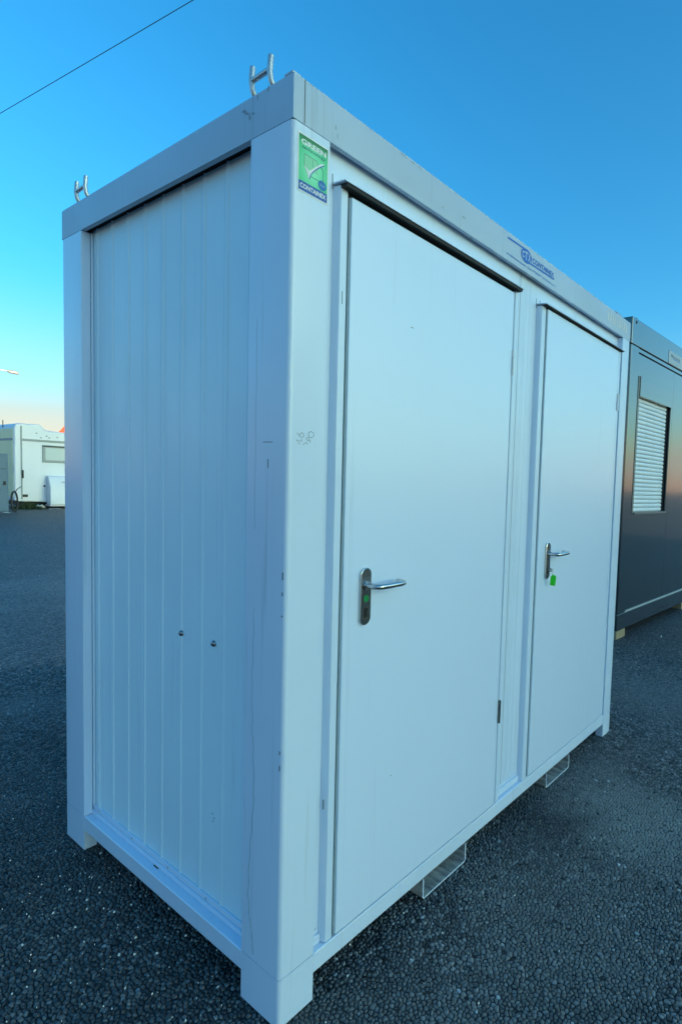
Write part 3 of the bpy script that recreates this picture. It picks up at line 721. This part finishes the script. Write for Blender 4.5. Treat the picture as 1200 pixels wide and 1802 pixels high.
for k in range(1, 27):
    c = s0.copy(); COL.objects.link(c); c.parent = W; c.location = (0, 0, 1.214+sp*k)
pl = obox('sign_plate', 'plaque_pale', 1.047, 1.530, -.003, -.0005, 2.905, 3.045, bevel=0)
for (a, b_, z0, z1, mt) in ((1.12, 1.20, 2.985, 3.015, 'plaque_grey'), (1.20, 1.44, 2.970, 2.978, 'print_blue'), (1.21, 1.27, 2.985, 3.005, 'plaque_grey'), (1.29, 1.35, 2.985, 3.005, 'plaque_grey'), (1.37, 1.42, 2.985, 3.005, 'plaque_grey')):
    box('plate_print', mt, pl, a, b_, -.0045, -.0031, z0, z1, 0)
def block(s_, y0, label):
    e = box('timber_block', 'block_wood', None, -.12, .10, -.03, .35, -.006, .078, .004)
    p = Matrix.Rotation(TH, 4, 'Z') @ Vector((s_, y0, 0)); e.location = (4.5416+p.x, .7568+p.y, 0); e.rotation_euler = (0, 0, TH)
    tag(e, label, 'timber block', 'timber blocks under the anthracite container'); return e
block(.125, .03, 'short pale timber block under the near corner of the anthracite container')
block(2.16, .03, 'timber block under the middle of the anthracite container, at the right edge')

# ------------------------------------------------------------------ background: caravan, shed, lamp, tent, cable
V0 = empty('caravan', (6.42, 24.5, 0), 0, 'big white caravan with a stepped roof line and one front window, across the yard', 'caravan')
prof = [(.06, .26), (.0, .30), (.0, 2.95), (.06, 3.09), (.18, 3.14), (.80, 3.15), (.98, 2.97), (1.1, 2.94), (6.2, 2.80), (6.2, .20), (3.0, .14)]
MB().prism(prof, 0, 2.3, axis=1).build('body', 'caravan_skin', V0, bevel=.06, seg=3)
box('belt_strip', 'caravan_trim', V0, .20, 6.19, -.018, .002, 2.50, 2.585, .004)
box('end_wall', 'caravan_end_sunlit', V0, -.012, .0, .07, 2.22, .42, 2.93, .004)
box('belt_strip', 'caravan_trim', V0, -.018, .002, .08, 2.2, 2.50, 2.585, .004)
box('corner_moulding', 'caravan_trim', V0, .20, .245, -.016, .004, .34, 3.05, .004)
wn = MB().box(.86, 2.30, -.030, .004, 1.74, 2.40).build('window', 'caravan_trim', V0, bevel=.03)
box('pane', 'window_glass', wn, .95, 2.22, -.036, -.031, 1.83, 2.30, .004)
box('window_rail', 'caravan_dark', wn, .86, 2.30, -.05, -.031, 2.335, 2.37, 0)
lk = MB().prism([(0.0, .12), (-.38, .14), (-.38, .82), (-.20, 1.20), (0.0, 1.26)], .98, 2.9, axis=0)
# (profile is y, z; extruded along x)
lk.build('gas_locker', 'caravan_skin', V0, bevel=.03)
box('locker_seam', 'caravan_trim', V0, 1.35, 1.9, -.395, -.382, 1.00, 1.025, 0)
box('grab_handle', 'caravan_dark', V0, .225, .275, -.05, -.005, 1.12, 1.42, .01)
box('marker_lamp', 'caravan_dark', V0, .24, .40, -.03, -.005, .42, .52, .01)
dome('tap_cap', (.92, -.0, .84), .035, .03, 'caravan_dark', V0, axis='y')
for x, z in ((.66, 2.80), (.98, 2.72), (1.06, 2.66), (.80, 2.64), (1.32, 2.70)): box('roof_scuff', 'caravan_trim', V0, x, x+.05, -.012, .002, z, z+.04, 0)
box('chassis', 'caravan_dark', V0, .35, 5.9, .25, 2.0, .06, .30, 0)
for x in (2.6, 3.5):
    MB().tube([(x, .05, .32), (x, .28, .32)], .32, 20).build('wheel', 'caravan_dark', V0)
box('step_board', 'caravan_skin', V0, 1.0, 2.8, -.30, .2, .08, .135, .01)
for (x0, x1, z0, z1) in ((-.01, .02, .0, .0),): pass
aer = MB().tube([(.02, 1.2, 2.9), (.02, 1.2, 3.28)], .014, 6).build('roof_aerial', 'caravan_dark', V0)

shed = empty('storage_cabinet', (4.90, 22.3, 0), 0, 'weathered blue grey steel cabinet at the left edge, beside the caravan', 'cabinet')
box('cabinet_body', 'shed_blue', shed, 0, .74, 0, .7, .02, 1.95, .02)
box('cabinet_door', 'shed_blue', shed, .06, .70, -.02, -.001, .08, 1.42, .008)
box('cabinet_door', 'shed_blue', shed, .06, .70, -.02, -.001, 1.46, 1.90, .008)
box('cabinet_handle', 'caravan_dark', shed, .60, .66, -.05, -.021, .92, 1.04, .005)
rl = empty('cable_coil', (5.80, 22.4, 0), 0, 'loop of black hose leaning beside the cabinet', 'hose')
MB().tube([(0.02+.14*math.cos(a)*.6, .02*math.sin(a), .36+.34*math.sin(a)) for a in np.linspace(0, 2*math.pi, 22, endpoint=False)], .028, 8, closed=True).build('hose', 'caravan_dark', rl, smooth=1)
MB().tube([(.05, 0, .68), (.10, 0, .78), (.2, 0, .86)], .012, 6).build('hose_end', 'caravan_dark', rl)

gv, gf = [], []
for i in range(900):
    x, y = 6.78+random.gauss(0, .22), 24.1+random.gauss(0, .12); hh = random.uniform(.08, .32)*max(.2, 1-abs(x-6.7)/.7); a = random.uniform(0, 6.28); ww = .012
    k = len(gv); lx, ly = random.gauss(0, .07), random.gauss(0, .07)
    gv += [(x-ww*math.cos(a), y-ww*math.sin(a), 0), (x+ww*math.cos(a), y+ww*math.sin(a), 0), (x+lx, y+ly, hh)]; gf.append((k, k+1, k+2))
tag(mkobj('weeds', gv, gf, 'weed_green'), 'dark green weeds growing under the corner of the caravan', None, None, 'stuff')
def crumple(x, y, s_, hgt, label):
    v = []; f = []; n_ = 7
    for i in range(n_):
        for j in range(4): v.append((x+s_*(i/(n_-1)-.5)+random.uniform(-.02, .02), y+.3*s_*(j/3-.5)+random.uniform(-.02, .02), .004+hgt*random.random()*math.sin(math.pi*i/(n_-1))))
    for i in range(n_-1):
        for j in range(3): f.append((i*4+j, i*4+j+1, (i+1)*4+j+1, (i+1)*4+j))
    tag(mkobj('litter', v, f, 'litter_white'), label, 'litter')
crumple(7.03, 24.05, .42, .20, 'crumpled white plastic sheet lying under the caravan front')
crumple(7.45, 23.8, .40, .03, 'flat scrap of white paper to the right of the crumpled sheet')
crumple(5.45, 21.9, .40, .03, 'white scrap lying in front of the blue grey cabinet')
sc_ = MB().prism([(-.035, 0), (.03, .012), (.05, .03), (-.02, .016)], 0, .004, axis=2).build('paper_scrap', 'litter_white')
sc_.location = (4.93, .40, .012); tag(sc_, 'tiny white paper scrap on the asphalt in front of the anthracite container', 'litter')

# peaked red tent roof behind the caravan
T_ = empty('tent', (11.78, 32, 0), math.radians(38), 'pointed orange red tent roof showing above the caravan', 'tent')
tv = [(-1.25, -1.2, 2.9), (1.25, -1.2, 2.9), (1.25, 1.2, 2.9), (-1.25, 1.2, 2.9), (-.55, -.5, 4.2), (.55, -.5, 4.2), (.55, .5, 4.2), (-.55, .5, 4.2), (0, 0, 5.4)]
mkobj('tent_roof', tv, [(0, 1, 5, 4), (1, 2, 6, 5), (2, 3, 7, 6), (3, 0, 4, 7), (4, 5, 8), (5, 6, 8), (6, 7, 8), (7, 4, 8), (0, 3, 2, 1)], 'tent_red', T_)
for x in (-1.2, 1.2):
    for y in (-1.15, 1.15): MB().tube([(x, y, 0), (x, y, 2.9)], .03, 8).build('tent_pole', 'lamp_grey', T_)

SL = empty('street_lamp', (10.6, 48, 0), 0, 'grey street lamp whose curved arm and head reach in from the left edge', 'street lamp')
MB().tube([(0, 0, 0), (0, 0, 4), (0, 0, 7.9)], [.09, .075, .055], 12).build('pole', 'lamp_grey', SL, smooth=1)
MB().tube([(0, 0, 7.85), (.15, 0, 8.05), (.6, 0, 8.14), (1.3, 0, 8.15), (1.9, 0, 8.13), (2.25, 0, 8.12)], .04, 8).build('arm', 'lamp_grey', SL, smooth=1)
MB().tube([(2.2, 0, 8.11), (2.35, 0, 8.10), (2.6, 0, 8.09), (2.78, 0, 8.05), (2.87, 0, 8.02)], [.05, .11, .125, .09, .03], 10).build('lamp_head', 'lamp_grey', SL, smooth=1)

ca, cb = Vector((1.935, 9.172, 6.5)), Vector((2.394, 4.919, 6.5)); dd = (cb-ca)
pts = []
for i in range(41):
    t = -6+13*i/40
    p = ca+dd*t; p.z += .0012*((t-.5)**2-.25)*dd.length; pts.append(p)
tag(MB().tube(pts, .0042, 6).build('overhead_cable', 'cable_black'), 'thin dark overhead cable crossing the upper left sky', 'cable')

# ------------------------------------------------------------------ unseen hall added behind the camera to keep the low sun off the yard
WH = empty('shade_hall', (6.5, -30, 0), 0, 'unseen grey clad hall added behind the camera to shade the yard', 'added shade blocker')
for k in range(13):
    box('wall_panel', 'shade_hall_clad', WH, 1.37*k, 1.37*k+1.36, -.10, .004*(k % 2), 0, 9.6, 0)
box('wall', 'shade_hall_clad', WH, .02, 17.79, -9, -.11, 0, 9.5, 0)
box('roof', 'lamp_grey', WH, 0, 17.8, -9.2, .15, 9.6, 9.85, .03)
for k in range(3): box('shade_hall_door', 'shed_blue', WH, 1.2+5.6*k, 4.8+5.6*k, .006, .05, .05, 4.2, .01)
